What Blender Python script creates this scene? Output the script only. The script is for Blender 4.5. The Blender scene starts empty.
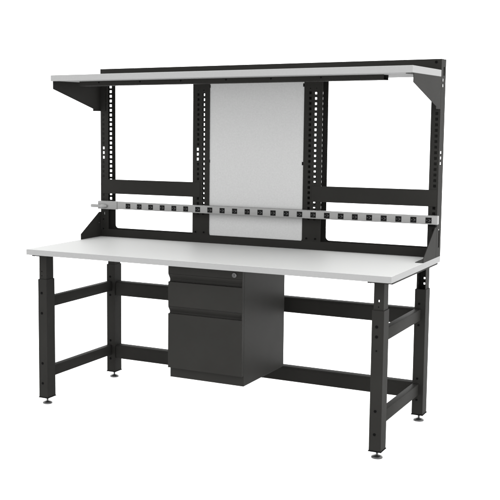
import bpy, bmesh, math, random
from mathutils import Vector, Matrix

random.seed(4)
IN = 0.0254
FZ = 31.30                       # floor lies 31.3 in below the work surface
SC = bpy.context.scene
COL = SC.collection


def P(x, y, z):                  # inches (x right, y back, z above work surface) -> metres
    return Vector(((x - 36.0) * IN, (y - 15.0) * IN, (z + FZ) * IN))


# ------------------------------------------------------------------ materials
def new_mat(name):
    m = bpy.data.materials.new(name)
    m.use_nodes = True
    nt = m.node_tree
    b = nt.nodes['Principled BSDF']
    return m, nt, b


def noise(nt, scale, detail=2.0, rough=0.5, stretch=None):
    tc = nt.nodes.new('ShaderNodeTexCoord')
    n = nt.nodes.new('ShaderNodeTexNoise')
    n.inputs['Scale'].default_value = scale
    n.inputs['Detail'].default_value = detail
    n.inputs['Roughness'].default_value = rough
    if stretch:
        mp = nt.nodes.new('ShaderNodeMapping')
        mp.inputs['Scale'].default_value = stretch
        nt.links.new(tc.outputs['Object'], mp.inputs['Vector'])
        nt.links.new(mp.outputs['Vector'], n.inputs['Vector'])
    else:
        nt.links.new(tc.outputs['Object'], n.inputs['Vector'])
    return n


def ramp(nt, src, stops):
    r = nt.nodes.new('ShaderNodeValToRGB')
    e = r.color_ramp.elements
    while len(e) < len(stops):
        e.new(0.5)
    for i, (p, c) in enumerate(stops):
        e[i].position = p
        e[i].color = (c[0], c[1], c[2], 1) if isinstance(c, tuple) else (c, c, c, 1)
    nt.links.new(src, r.inputs['Fac'])
    return r


def bump(nt, b, src, strength, dist):
    bp = nt.nodes.new('ShaderNodeBump')
    bp.inputs['Strength'].default_value = strength
    bp.inputs['Distance'].default_value = dist
    nt.links.new(src, bp.inputs['Height'])
    nt.links.new(bp.outputs['Normal'], b.inputs['Normal'])


def make_metal(name, base, rough, spec):
    m, nt, b = new_mat(name)
    n = noise(nt, 900, 2)
    n2 = noise(nt, 5, 3)
    r = ramp(nt, n2.outputs['Fac'], [(0.3, tuple(c * 0.93 for c in base)), (0.7, tuple(c * 1.07 for c in base))])
    nt.links.new(r.outputs['Color'], b.inputs['Base Color'])
    rr = ramp(nt, n.outputs['Fac'], [(0.35, rough - 0.04), (0.65, rough + 0.04)])
    nt.links.new(rr.outputs['Color'], b.inputs['Roughness'])
    b.inputs['Specular IOR Level'].default_value = spec
    bump(nt, b, n.outputs['Fac'], 0.12, 0.0003)
    return m


M = {}
M['steel'] = make_metal('charcoal_powder_coat', (0.0132, 0.0129, 0.0120), 0.56, 0.02)
M['cabinet'] = make_metal('charcoal_cabinet_coat', (0.0142, 0.0139, 0.0130), 0.42, 0.022)
M['bolt'] = make_metal('black_bolt', (0.0028, 0.0028, 0.0028), 0.6, 0.01)

m, nt, b = new_mat('white_laminate_lit')
n = noise(nt, 260, 3, 0.6)
r = ramp(nt, n.outputs['Fac'], [(0.3, (0.282, 0.284, 0.280)), (0.7, (0.299, 0.301, 0.297))])  # top face colour raised over the edge band, standing in for overhead light
nt.links.new(r.outputs['Color'], b.inputs['Base Color'])
b.inputs['Roughness'].default_value = 0.52
b.inputs['Specular IOR Level'].default_value = 0.04
bump(nt, b, n.outputs['Fac'], 0.04, 0.0003)
M['laminate'] = m

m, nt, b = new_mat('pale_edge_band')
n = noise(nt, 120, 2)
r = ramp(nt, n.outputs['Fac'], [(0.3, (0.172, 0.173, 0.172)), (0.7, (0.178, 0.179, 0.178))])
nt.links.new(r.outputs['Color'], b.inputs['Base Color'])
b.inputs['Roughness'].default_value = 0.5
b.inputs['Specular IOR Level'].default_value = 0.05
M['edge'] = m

m, nt, b = new_mat('shaded_shelf_underside')
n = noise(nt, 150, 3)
r = ramp(nt, n.outputs['Fac'], [(0.3, (0.160, 0.161, 0.160)), (0.7, (0.170, 0.171, 0.170))])  # shelf underside: shade put into the base colour
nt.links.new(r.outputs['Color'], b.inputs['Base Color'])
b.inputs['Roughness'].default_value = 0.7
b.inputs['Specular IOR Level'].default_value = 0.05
M['shaded_underside'] = m

m, nt, b = new_mat('mottled_panel')
n = noise(nt, 130, 6, 0.75)
r = ramp(nt, n.outputs['Fac'], [(0.32, (0.272, 0.273, 0.272)), (0.68, (0.308, 0.309, 0.308))])
nt.links.new(r.outputs['Color'], b.inputs['Base Color'])
b.inputs['Roughness'].default_value = 0.35
b.inputs['Specular IOR Level'].default_value = 0.05
bump(nt, b, n.outputs['Fac'], 0.12, 0.0006)
M['panel'] = m

m, nt, b = new_mat('brushed_aluminium')
n = noise(nt, 60, 3, 0.6, (0.04, 8, 8))
r = ramp(nt, n.outputs['Fac'], [(0.3, (0.142, 0.142, 0.140)), (0.7, (0.160, 0.160, 0.158))])
nt.links.new(r.outputs['Color'], b.inputs['Base Color'])
b.inputs['Roughness'].default_value = 0.4
b.inputs['Specular IOR Level'].default_value = 0.15
M['alu'] = m

m, nt, b = new_mat('zinc_plated')
n = noise(nt, 120, 2)
r = ramp(nt, n.outputs['Fac'], [(0.3, 0.046), (0.7, 0.060)])
nt.links.new(r.outputs['Color'], b.inputs['Base Color'])
b.inputs['Metallic'].default_value = 0.7
b.inputs['Roughness'].default_value = 0.35
M['zinc'] = m

m, nt, b = new_mat('black_plastic')
n = noise(nt, 600, 2)
b.inputs['Base Color'].default_value = (0.0024, 0.0024, 0.0024, 1)
b.inputs['Roughness'].default_value = 0.5
b.inputs['Specular IOR Level'].default_value = 0.06
bump(nt, b, n.outputs['Fac'], 0.1, 0.0002)
M['plastic'] = m

m, nt, b = new_mat('grey_socket_contact')
n = noise(nt, 300, 2)
r = ramp(nt, n.outputs['Fac'], [(0.3, 0.019), (0.7, 0.026)])
nt.links.new(r.outputs['Color'], b.inputs['Base Color'])
b.inputs['Roughness'].default_value = 0.5
M['contact'] = m

m, nt, b = new_mat('white_studio_floor')
n = noise(nt, 3, 2)
r = ramp(nt, n.outputs['Fac'], [(0.3, 0.982), (0.7, 0.988)])
nt.links.new(r.outputs['Color'], b.inputs['Base Color'])
b.inputs['Roughness'].default_value = 0.9
b.inputs['Specular IOR Level'].default_value = 0.0
M['floor'] = m


# ------------------------------------------------------------------ mesh helpers
class MB:
    """collects shapes in inch space, links them as one mesh object"""

    def __init__(self):
        self.bm = bmesh.new()

    def face(self, pts, mi=0):
        vs = [self.bm.verts.new(p) for p in pts]
        f = self.bm.faces.new(vs)
        f.material_index = mi
        return f

    def box(self, x0, x1, y0, y1, z0, z1, bev=0.0, seg=2, mi=0):
        t = bmesh.new()
        bmesh.ops.create_cube(t, size=1.0)
        for v in t.verts:
            v.co = Vector(((x0 + x1) / 2 + v.co.x * (x1 - x0), (y0 + y1) / 2 + v.co.y * (y1 - y0),
                           (z0 + z1) / 2 + v.co.z * (z1 - z0)))
        if bev:
            bmesh.ops.bevel(t, geom=list(t.edges), offset=bev, segments=seg, profile=0.5, affect='EDGES')
        self.merge(t, mi)

    def merge(self, t, mi=0):
        for f in t.faces:
            if mi:
                f.material_index = mi
        me = bpy.data.meshes.new('tmp')
        t.to_mesh(me)
        t.free()
        self.bm.from_mesh(me)
        bpy.data.meshes.remove(me)

    def prism(self, pts, axis, a0, a1, mi=0):
        """extrude an outline; axis 0: pts are (y,z), 1: (x,z), 2: (x,y)"""
        def mk(p, a):
            return {0: (a, p[0], p[1]), 1: (p[0], a, p[1]), 2: (p[0], p[1], a)}[axis]
        t = bmesh.new()
        A = [t.verts.new(mk(p, a0)) for p in pts]
        B = [t.verts.new(mk(p, a1)) for p in pts]
        t.faces.new(A)
        t.faces.new(B[::-1])
        n = len(pts)
        for i in range(n):
            t.faces.new((A[i], B[i], B[(i + 1) % n], A[(i + 1) % n]))
        bmesh.ops.recalc_face_normals(t, faces=t.faces[:])
        self.merge(t, mi)

    def lathe(self, c, prof, axis=2, n=28, mi=0):
        """prof: list of (radius, offset along axis)"""
        t = bmesh.new()
        rings = []
        for r, h in prof:
            ring = []
            for k in range(n):
                a = 2 * math.pi * k / n
                u, w = r * math.cos(a), r * math.sin(a)
                co = {2: (u, w, h), 1: (u, h, w), 0: (h, u, w)}[axis]
                ring.append(t.verts.new((c[0] + co[0], c[1] + co[1], c[2] + co[2])))
            rings.append(ring)
        for i in range(len(rings) - 1):
            for k in range(n):
                t.faces.new((rings[i][k], rings[i][(k + 1) % n], rings[i + 1][(k + 1) % n], rings[i + 1][k]))
        t.faces.new(rings[0])
        t.faces.new(rings[-1])
        bmesh.ops.recalc_face_normals(t, faces=t.faces[:])
        self.merge(t, mi)

    def perf(self, u0, u1, v0, v1, holes, axis, a0, a1):
        """sheet u0..u1 x v0..v1 pierced by rectangular holes (ua,ub,va,vb); thickness a0..a1 along axis"""
        us = sorted({u0, u1} | {h[0] for h in holes} | {h[1] for h in holes})
        vs = sorted({v0, v1} | {h[2] for h in holes} | {h[3] for h in holes})

        def solid(i, j):
            if i < 0 or j < 0 or i >= len(us) - 1 or j >= len(vs) - 1:
                return False
            cu, cv = (us[i] + us[i + 1]) / 2, (vs[j] + vs[j + 1]) / 2
            return not any(h[0] < cu < h[1] and h[2] < cv < h[3] for h in holes)

        def mk(u, v, a):
            return {0: (a, u, v), 1: (u, a, v), 2: (u, v, a)}[axis]
        t = bmesh.new()
        cache = {}

        def V(i, j, k):
            if (i, j, k) not in cache:
                cache[(i, j, k)] = t.verts.new(mk(us[i], vs[j], (a0, a1)[k]))
            return cache[(i, j, k)]
        for i in range(len(us) - 1):
            for j in range(len(vs) - 1):
                if not solid(i, j):
                    continue
                t.faces.new((V(i, j, 0), V(i + 1, j, 0), V(i + 1, j + 1, 0), V(i, j + 1, 0)))
                t.faces.new((V(i, j, 1), V(i, j + 1, 1), V(i + 1, j + 1, 1), V(i + 1, j, 1)))
                for di, dj, e in ((-1, 0, ((i, j), (i, j + 1))), (1, 0, ((i + 1, j + 1), (i + 1, j))),
                                  (0, -1, ((i + 1, j), (i, j))), (0, 1, ((i, j + 1), (i + 1, j + 1)))):
                    if not solid(i + di, j + dj):
                        (a, b_), (c, d) = e
                        t.faces.new((V(a, b_, 0), V(a, b_, 1), V(c, d, 1), V(c, d, 0)))
        bmesh.ops.recalc_face_normals(t, faces=t.faces[:])
        bmesh.ops.dissolve_limit(t, angle_limit=0.01, verts=t.verts[:], edges=t.edges[:])
        self.merge(t)

    def build(self, name, mat, parent=None, smooth=False, label=None):
        for v in self.bm.verts:
            v.co = P(*v.co)
        lo = Vector([min(v.co[i] for v in self.bm.verts) for i in range(3)])
        hi = Vector([max(v.co[i] for v in self.bm.verts) for i in range(3)])
        c = (lo + hi) / 2
        for v in self.bm.verts:
            v.co -= c
        me = bpy.data.meshes.new(name)
        self.bm.to_mesh(me)
        self.bm.free()
        for mm in (mat if isinstance(mat, (list, tuple)) else [mat]):
            me.materials.append(mm)
        if smooth:
            for p in me.polygons:
                p.use_smooth = True
            me.set_sharp_from_angle(angle=math.radians(35))
        o = bpy.data.objects.new(name, me)
        COL.objects.link(o)
        o.location = c
        if parent is not None:
            set_parent(o, parent, c)
        o['_w'] = tuple(c)
        if label:
            o['label'] = label
        return o


WORLD = {}


def set_parent(o, parent, world_c):
    o.parent = parent
    o.location = Vector(world_c) - WPOS(parent)


def WPOS(o):
    p = Vector(o.location)
    while o.parent is not None:
        o = o.parent
        p = p + Vector(o.location)
    return p


def ALL():
    return list(COL.objects)


# ------------------------------------------------------------------ root
bench = bpy.data.objects.new('workbench', None)
COL.objects.link(bench)
bench.location = P(36, 15, -FZ)
bench.empty_display_size = 0.3
bench['label'] = 'charcoal steel workbench with white top, overhead shelf, power strip and two hanging drawers'
bench['category'] = 'workbench'

yF, yB, TH = 26.93, 30.0, 0.09       # front and rear plane of the upright frame, sheet thickness
TT = 1.09                            # worktop thickness
S2, SP = M['steel'], M['bolt']

# ------------------------------------------------------------------ worktop
t = MB()
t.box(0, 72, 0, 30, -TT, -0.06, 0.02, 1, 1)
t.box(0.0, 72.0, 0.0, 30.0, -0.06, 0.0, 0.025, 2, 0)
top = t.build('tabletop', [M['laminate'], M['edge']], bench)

# carrier plates under the top at both ends
for x0, x1, tx in ((1.0, 4.2, 1.15), (67.95, 71.93, 68.0)):
    t = MB()
    t.box(x0, x1, 0.9, 28.6, -TT - 0.30, -TT - 0.002)
    t.box(tx, tx + 0.6, 0.3, 0.9, -TT - 0.24, -TT - 0.002)
    t.build('support_bracket', S2, bench)


# ------------------------------------------------------------------ legs
LW, LD = 2.04, 2.756
LZ0, LZ1 = -29.8, -6.18


def bolt(c, parent, axis=1, r=0.20, mat=None, h=0.10, d=-1):
    t = MB()
    t.lathe(c, [(r, 0.0), (r, d * h * 0.7), (r * 0.8, d * h)], axis, 6 if r > 0.15 else 12)
    return t.build('bolt', mat or SP, parent)


def make_leg(x, y, front, holes_z, bolts_z):
    """square lower tube with telescoping inner channel, base cap, glide"""
    t = MB()
    w = 0.1
    x1, y1 = x + LW, y + LD
    t.box(x, x1, y, y + w, LZ0, LZ1, 0.02, 1)
    t.box(x, x1, y1 - w, y1, LZ0, LZ1, 0.02, 1)
    t.box(x, x + w, y + w - 0.01, y1 - w + 0.01, LZ0, LZ1 - 0.003)
    t.box(x1 - w, x1, y + w - 0.01, y1 - w + 0.01, LZ0, LZ1 - 0.003)
    leg = t.build('leg', S2, bench)
    # inner channel: closed on its outer side, open towards the bench's middle
    t = MB()
    g = 0.2
    a0, a1, b0, b1 = x + g, x1 - g + 0.06, y + g, y1 - g
    top_z = -TT - 0.302
    hs = [(x + hx - 0.16, x + hx + 0.16, z - 0.17, z + 0.17) for hx, z in holes_z]
    if front:
        t.perf(a0, a1, LZ1 - 4, top_z, hs, 1, b0, b0 + w)
        sy0, sy1 = b0 + w + 0.002, b1
    else:
        t.perf(a0, a1, LZ1 - 4, top_z, hs, 1, b1 - w, b1)
        sy0, sy1 = b0, b1 - w - 0.002
    t.box(a0, a0 + w, sy0, sy1, LZ1 - 4, top_z)
    t.box(a1 - w, a1, sy0, sy1, LZ1 - 4, top_z)
    t.build('inner_tube', S2, leg)
    # base cap
    t = MB()
    t.box(x - 0.1, x1 + 0.1, y - 0.1, y1 + 0.1, LZ0 - 0.16, LZ0 - 0.003, 0.03, 1)
    t.build('base_cap', SP, leg)
    # levelling glide
    t = MB()
    cx, cy = x + LW / 2, y + LD / 2
    t.lathe((cx, cy, -FZ), [(0.86, 0.0), (0.95, 0.06), (0.95, 0.2), (0.88, 0.3), (0.55, 0.44), (0.32, 0.5)], 2, 36)
    t.lathe((cx, cy, -FZ), [(0.2, 0.501), (0.2, 1.338)], 2, 20)
    t.build('glide_foot', M['zinc'], leg, smooth=True)
    for bx, bz, br in bolts_z:
        bolt((x + bx, y - 0.002, bz), leg, 1, br)
    return leg


XL, XR, YL, YR = 0.70, 68.065, 2.78, 28.06
std = [(0.86, -8.9, 0.26), (0.86, -12.92, 0.26), (0.9, -22.97, 0.26), (0.9, -27.0, 0.26)]
make_leg(XL, YL, True, [], std + [])
make_leg(XL, YR, True, [], std)
make_leg(XR, YL, True, [(1.02, -4.59)], [(0.86, -8.9, 0.27), (0.88, -10.56, 0.27), (0.9, -12.9, 0.13), (0.96, -23.05, 0.25), (0.92, -27.0, 0.25)])
make_leg(XR, YR, False, [(1.05, -4.4), (1.05, -5.42)], [(0.87, -8.9, 0.22), (0.86, -12.9, 0.22), (0.9, -23.0, 0.22), (0.88, -27.05, 0.22)])
# two dimples on the front left inner channel, one on the front right
for c in ((1.5, YL + 0.198, -4.65), (1.5, YL + 0.198, -5.5)):
    bolt(c, [o for o in ALL() if o.name == 'leg'][0], 1, 0.12, h=0.02)
bolt((69.1, YL + 0.198, -5.6), [o for o in ALL() if o.name == 'leg.002'][0], 1, 0.11, h=0.02)

# ------------------------------------------------------------------ stretchers
for x0, x1 in ((0.75, 1.98), (68.08, 69.28)):
    for z0, z1 in ((-11.98, -9.87), (-26.1, -23.97)):
        t = MB()
        t.box(x0, x1, YL + LD + 0.02, YR - 0.02, z0, z1, 0.08, 2)
        t.build('side_stretcher', S2, bench, smooth=True)
for z0, z1 in ((-12.93, -9.93), (-26.82, -23.95)):
    t = MB()
    ya, yb_ = 28.35, 30.45
    xa, xb = XL + LW + 0.02, XR - 0.02
    r_ = 0.55                       # folded channel: front leg, wide bend, top, rear leg
    out = [(ya, z0)] + [(ya + r_ - r_ * math.cos(math.pi / 16 * k), z1 - r_ + r_ * math.sin(math.pi / 16 * k)) for k in range(9)]
    out += [(yb_ - 0.1, z1), (yb_, z1 - 0.1), (yb_, z0), (yb_ - 0.12, z0), (yb_ - 0.12, z1 - 0.12)]
    out += [(ya + r_ - (r_ - 0.12) * math.cos(math.pi / 16 * k), z1 - r_ + (r_ - 0.12) * math.sin(math.pi / 16 * k)) for k in range(8, -1, -1)]
    out += [(ya + 0.12, z0)]
    t.prism(out, 0, xa, xb)
    t.build('rear_stretcher', S2, bench, smooth=True)

# ------------------------------------------------------------------ frame uprights (C channels with rack holes)
HW = 0.27                        # half a rack hole


def hole(u, v, hu=HW, hv=HW):
    return (u - hu, u + hu, v - hv, v + hv)


def channel(x0, x1, cols, web_x, zs_front, zs_rear, web_holes, ztop, small=(), hr_=HW):
    t = MB()
    z0 = 0.004
    hf = [hole(c, z) for c in cols for z in zs_front] + [hole(c, z, 0.1, 0.1) for c in cols for z in small]
    hr = [hole(c, z, hr_, hr_) for c in cols for z in zs_rear]
    t.perf(x0, x1, z0, ztop, hf, 1, yF, yF + TH)
    t.perf(x0, x1, z0, ztop, hr, 1, yB - TH, yB)
    a, b_ = (x0, x0 + TH) if web_x == 0 else (x1 - TH, x1)
    t.perf(yF + TH + 0.002, yB - TH - 0.002, z0, ztop, web_holes, 0, a, b_)
    return t.build('upright', S2, bench)


zc = [float(z) for z in range(6, 31)]
three = [hole(28.22, z, 0.46, 0.3) for z in (16.97, 17.97, 18.95)]
three_mid = [hole(29.08, z, 0.5, 0.3) for z in (16.97, 17.97, 18.95)]
endweb = three + [hole(28.3, 31.0, 0.28, 0.27), hole(28.3, 32.0, 0.28, 0.27),
                  (28.35, 29.1, 32.75, 34.3), (28.3, 29.0, 1.7, 5.1)]
zend = [float(z) for z in range(5, 33)]
upL = channel(0, 1.86, [0.70], 0, zend, [float(z) for z in range(6, 33)], endweb, 35.6)
upR = channel(70.32, 72, [71.36], 1, zend, zend, endweb, 35.6)
upA = channel(22.22, 26.02, [23.42, 24.66], 0, zc, zc, three_mid, 33.9, (30.85,))
upB = channel(46.12, 49.86, [47.34, 48.57], 0, zc, zc, [], 33.9, (30.85,), 0.225)
for up, xs in ((upA, (22.95, 24.85)), (upB, (47.05, 48.85))):
    for x in xs:
        bolt((x, yF - 0.082, 2.16), up, 1, 0.19)
# two small round holes low in the left rear flange are bolts shining through: nuts on the gusset side
for z in (2.83, 0.75):
    bolt((0.66, yF - 0.002, z + 0.9), upL, 1, 0.17)

# top beam: front plate lapped over the uprights, top flange, rear plate
t = MB()
t.box(0, 72, yF - 0.08, yF - 0.002, 33.75, 35.67, 0.02, 1)
t.box(0.0, 72.0, yF, yB, 35.602, 35.668)
t.box(1.9, 70.3, yB - 0.1, yB - 0.002, 33.9, 35.6)
beam = t.build('top_beam', S2, bench)
for x in (71.05,):
    bolt((x, yF - 0.082, 35.12), beam, 1, 0.26)

# bottom rail: front plate and rear plate with rounded inside corners
t = MB()
t.box(0.02, 71.98, yF - 0.08, yF - 0.002, 0.003, 1.64, 0.02, 1)
t.build('bottom_rail', S2, bench)
t = MB()


def fillet_bar(x0, x1, ztop, r):
    """plate whose top edge curves up into the uprights at both ends"""
    n = 8
    pts = [(x0, 0.004), (x1, 0.004)]
    for k in range(n + 1):
        a = math.pi / 2 * k / n
        pts.append((x1 - r + r * math.cos(a), ztop + r - r * math.sin(a)))
    for k in range(n + 1):
        a = math.pi / 2 * k / n
        pts.append((x0 + r - r * math.sin(a), ztop + r - r * math.cos(a)))
    return pts


for x0, x1 in ((1.862, 22.218), (26.022, 46.118), (49.862, 70.318)):
    t.prism(fillet_bar(x0, x1, 1.62, 0.75), 1, yB - TH, yB - 0.002)
t.build('bottom_rail', S2, bench)

# crossbars of the two open bays, lapped on the front flanges
for x0, x1 in ((0.14, 23.95), (47.95, 71.88)):
    t = MB()
    t.box(x0, x1, yF - 0.09, yF - 0.003, 9.28, 12.33, 0.03, 1)
    t.build('crossbar', S2, bench)

# ------------------------------------------------------------------ centre panel
t = MB()
pts = []
px0, px1, pz0, pz1, r = 25.6, 46.06, 1.42, 33.7, 0.62
vis0 = 26.02
pts = [(px0, pz1), (px0, pz0 + 3)]
for k in range(9):
    a = math.pi / 2 * k / 8
    pts.append((vis0 + r - r * math.cos(a), pz0 + r - r * math.sin(a)))
for k in range(9):
    a = math.pi / 2 * k / 8
    pts.append((px1 - r + r * math.sin(a), pz0 + r - r * math.cos(a)))
pts.append((px1, pz1))
t.prism(pts, 1, yF + TH + 0.06, yF + TH + 0.2)
panel = t.build('back_panel', M['panel'], bench)
for x, z in ((25.98, 31.6), (25.98, 16.65), (45.98, 31.5), (45.98, 16.55)):
    t = MB()
    t.box(x - 0.16, x + 0.12, yF + 0.09 + 0.002, yF + 0.148, z - 0.32, z + 0.32, 0.02, 1)
    t.build('panel_clip', SP, panel)

# ------------------------------------------------------------------ gussets on the worktop
prof = [(19.0, 0.003), (26.84, 0.003), (26.84, 5.3), (26.1, 5.3), (19.0, 1.15)]
t = MB()
t.prism(prof, 0, 0.0, 0.1)
gl = t.build('gusset', S2, bench)
t = MB()
t.prism([(18.6, 0.003), (26.84, 0.003), (26.84, 5.6), (25.9, 5.6), (18.6, 0.75)], 0, 71.9, 72.0)
t.box(70.55, 71.898, 18.6, 26.8, 0.003, 0.1)
gr = t.build('gusset', S2, bench)
bolt((0.102, 26.0, 3.0), gl, 0, 0.16, M['zinc'], d=1)

# ------------------------------------------------------------------ overhead shelf
SZ0, SZ1, SY0 = 32.52, 33.69, 8.69
t = MB()
t.box(0, 72, SY0, yF - 0.085, SZ0 + 0.03, SZ1 - 0.05, 0.02, 1, 1)
t.box(0.01, 71.99, SY0 + 0.01, yF - 0.09, SZ0, SZ0 + 0.028, mi=2)  # thin bottom layer that carries the painted underside shade
t.box(0, 72, SY0, yF - 0.085, SZ1 - 0.05, SZ1, 0.02, 2, 0)
shelf = t.build('shelf', [M['laminate'], M['edge'], M['shaded_underside']], bench)
t = MB()
t.box(3.95, 65.85, 13.0, 13.1, 31.62, 32.515, 0.02, 1)
t.box(3.95, 65.85, 13.102, 15.6, 31.62, 31.71)
t.box(3.95, 65.85, 15.602, 15.7, 31.62, 32.515)
rail = t.build('stiffener_rail', S2, shelf)
STIFF_X = [8.55, 17.95, 26.84, 36.28, 45.2, 54.66]
for x in STIFF_X:
    bolt((x, 12.998, 32.22), shelf, 1, 0.15)
sp = [(9.42, 32.41), (9.42, 31.0), (23.98, 27.27), (23.98, 26.78), (26.84, 26.78), (26.84, 32.41)]
for x0, x1, f0, f1 in ((0.0, 0.1, 0.0, 1.4), (71.9, 72.0, 70.65, 72.0)):
    t = MB()
    t.prism(sp, 0, x0, x1)
    t.box(f0, f1, 9.42, 26.8, 32.412, 32.515)
    # folded rear flange bolted to the front of the upright
    if x0 == 0.0:
        t.box(0.102, 1.3, 26.75, 26.84, 26.78, 32.3)
    t.build('shelf_bracket', S2, bench)

# ------------------------------------------------------------------ power strip
t = MB()
py0, py1 = 25.7, 26.83
t.box(4.86, 72.38, py0, py1, 6.12, 7.70, 0.10, 3)
strip = t.build('power_strip', M['alu'], bench, smooth=True)
t = MB()
t.box(0.03, 4.84, py0 - 0.08, py1, 6.02, 7.72, 0.06, 2)
t.build('end_box', M['alu'], strip, smooth=True)
t = MB()
t.box(-1.5, 1.1, 25.12, 25.60, 6.34, 7.02, 0.14, 3)
t.lathe((0, 25.36, 6.68), [(0.36, 1.0), (0.42, 1.1), (0.42, 1.9), (0.34, 2.2), (0.2, 2.5)], 0, 24)
t.build('mounting_tab', M['alu'], strip, smooth=True)
t = MB()
t.box(70.75, 71.95, 26.2, 26.84, 5.75, 6.118)
t.build('mounting_clip', SP, strip)


# each outlet: black insert with its three contacts in the same mesh (thing > part > sub-part goes no deeper)
def outlet(cx):
    cz, y0 = 6.86, py0
    hw, hh = 0.55, 0.52
    t = MB()
    t.box(cx - hw, cx + hw, y0 - 0.05, y0 + 0.3, cz - hh, cz + hh, 0.03, 2, 0)
    y = y0 - 0.051
    t.box(cx - 0.02, cx + 0.20, y - 0.01, y, cz + 0.13, cz + 0.21, mi=1)
    t.box(cx - 0.02, cx + 0.20, y - 0.01, y, cz - 0.23, cz - 0.15, mi=1)
    t.lathe((cx + 0.28, y, cz - 0.01), [(0.11, 0), (0.11, -0.01)], 1, 14, mi=1)
    t.box(cx - 0.40, cx - 0.22, y - 0.01, y, cz - 0.06, cz + 0.06, mi=1)
    return t.build('outlet', [M['plastic'], M['contact']], strip)


o0 = outlet(7.55)
for k in range(1, 24):
    c = o0.copy()
    COL.objects.link(c)
    c.parent = strip
    c.location = Vector(o0.location) + Vector((2.75 * k * IN, 0, 0))

# ------------------------------------------------------------------ hanging drawer cabinet
CX0, CX1 = 29.80, 44.68
FY, BY, RY = 3.0, 3.82, 22.1
t = MB()
t.box(CX0 + 0.03, CX1, BY, RY, -22.3, -TT - 0.004, 0.04, 1)
cab = t.build('drawer_cabinet', M['cabinet'], bench)


def groove(zt, zb):
    """finger pull profile (y,z): thin shadow gap, back-sloping plate, rounded floor, top edge of the face below"""
    return [(FY + 0.07, zt), (FY + 0.07, zt - 0.06), (FY + 0.02, zt - 0.09), (FY + 0.10, zt - 0.2),
            (FY + 0.50, zt - 0.74), (FY + 0.62, zt - 0.92), (FY + 0.68, zt - 1.08),
            (FY + 0.68, zb + 0.16), (FY + 0.62, zb + 0.03), (FY + 0.04, zb), (FY, zb - 0.04)]


def drawer(pts):
    xr = CX1 - 0.02
    t = MB()
    t.prism(pts, 0, CX0 - 0.02, xr - 0.1)
    lo, hi = min(p[1] for p in pts), max(p[1] for p in pts)
    t.box(xr - 0.098, xr, FY + 0.004, BY - 0.004, lo + 0.002, hi - 0.002)      # folded side of the front
    return t.build('drawer', M['cabinet'], cab)


YD = BY - 0.004
drawer([(YD, -1.32), (FY + 0.03, -1.32), (FY, -1.35), (FY, -2.92)] + groove(-2.92, -4.43) +
       [(FY, -8.90), (FY + 0.04, -8.94), (YD, -8.94)])
drawer([(YD, -8.96)] + groove(-8.96, -10.30) + [(FY, -20.37), (FY + 0.03, -20.4), (YD, -20.4)])
t = MB()
t.lathe((43.08, FY, -2.28), [(0.46, -0.002), (0.46, -0.12), (0.40, -0.17), (0.30, -0.17), (0.28, -0.13)], 1, 28)
t.box(43.03, 43.13, FY - 0.15, FY - 0.131, -2.46, -2.10, mi=1)
lock = t.build('lock', [M['zinc'], M['plastic']], cab, smooth=True)

# ------------------------------------------------------------------ floor and light
me = bpy.data.meshes.new('floor')
bm = bmesh.new()
bmesh.ops.create_grid(bm, x_segments=8, y_segments=8, size=150.0)
bm.to_mesh(me)
bm.free()
me.materials.append(M['floor'])
fl = bpy.data.objects.new('floor', me)
COL.objects.link(fl)
fl['kind'] = 'structure'

w = bpy.data.worlds.new('World')
SC.world = w
w.use_nodes = True
bg = w.node_tree.nodes['Background']
bg.inputs['Color'].default_value = (1.0, 1.0, 1.0, 1)
bg.inputs['Strength'].default_value = 1.0

ld = bpy.data.lights.new('softbox', 'AREA')
ld.shape = 'DISK'
ld.size = 1.8
ld.energy = 13.0
lo_ = bpy.data.objects.new('softbox', ld)
COL.objects.link(lo_)
lo_.location = P(175, -45, 95)
lo_.rotation_euler = (P(50, 15, 0) - lo_.location).to_track_quat('-Z', 'Y').to_euler()

# ------------------------------------------------------------------ camera
q = dict(cx=120.1702, cy=-160.9641, cz=24.4621, yaw=0.5289, pitch=-0.1093, f=1036.97, px=142.416, py=235.9765)
cam = bpy.data.cameras.new('camera')
co = bpy.data.objects.new('camera', cam)
COL.objects.link(co)
co.location = P(q['cx'], q['cy'], q['cz'])
co.rotation_euler = (math.pi / 2 + q['pitch'], 0, q['yaw'])
cam.sensor_width = 36.0
cam.lens = q['f'] / 500 * 36.0
cam.shift_x = (250 - q['px']) / 500
cam.shift_y = (q['py'] - 250) / 500
cam.clip_start = 0.05
cam.clip_end = 1000
SC.camera = co
SC.render.resolution_x = SC.render.resolution_y = 1024

SC.render.engine = 'CYCLES'
SC.cycles.max_bounces = 8
SC.cycles.diffuse_bounces = 5
SC.view_settings.view_transform = 'Standard'
SC.view_settings.look = 'None'
SC.view_settings.gamma = 1.0
SC.view_settings.exposure = 1.58

for o in ALL():
    if '_w' in o:
        del o['_w']
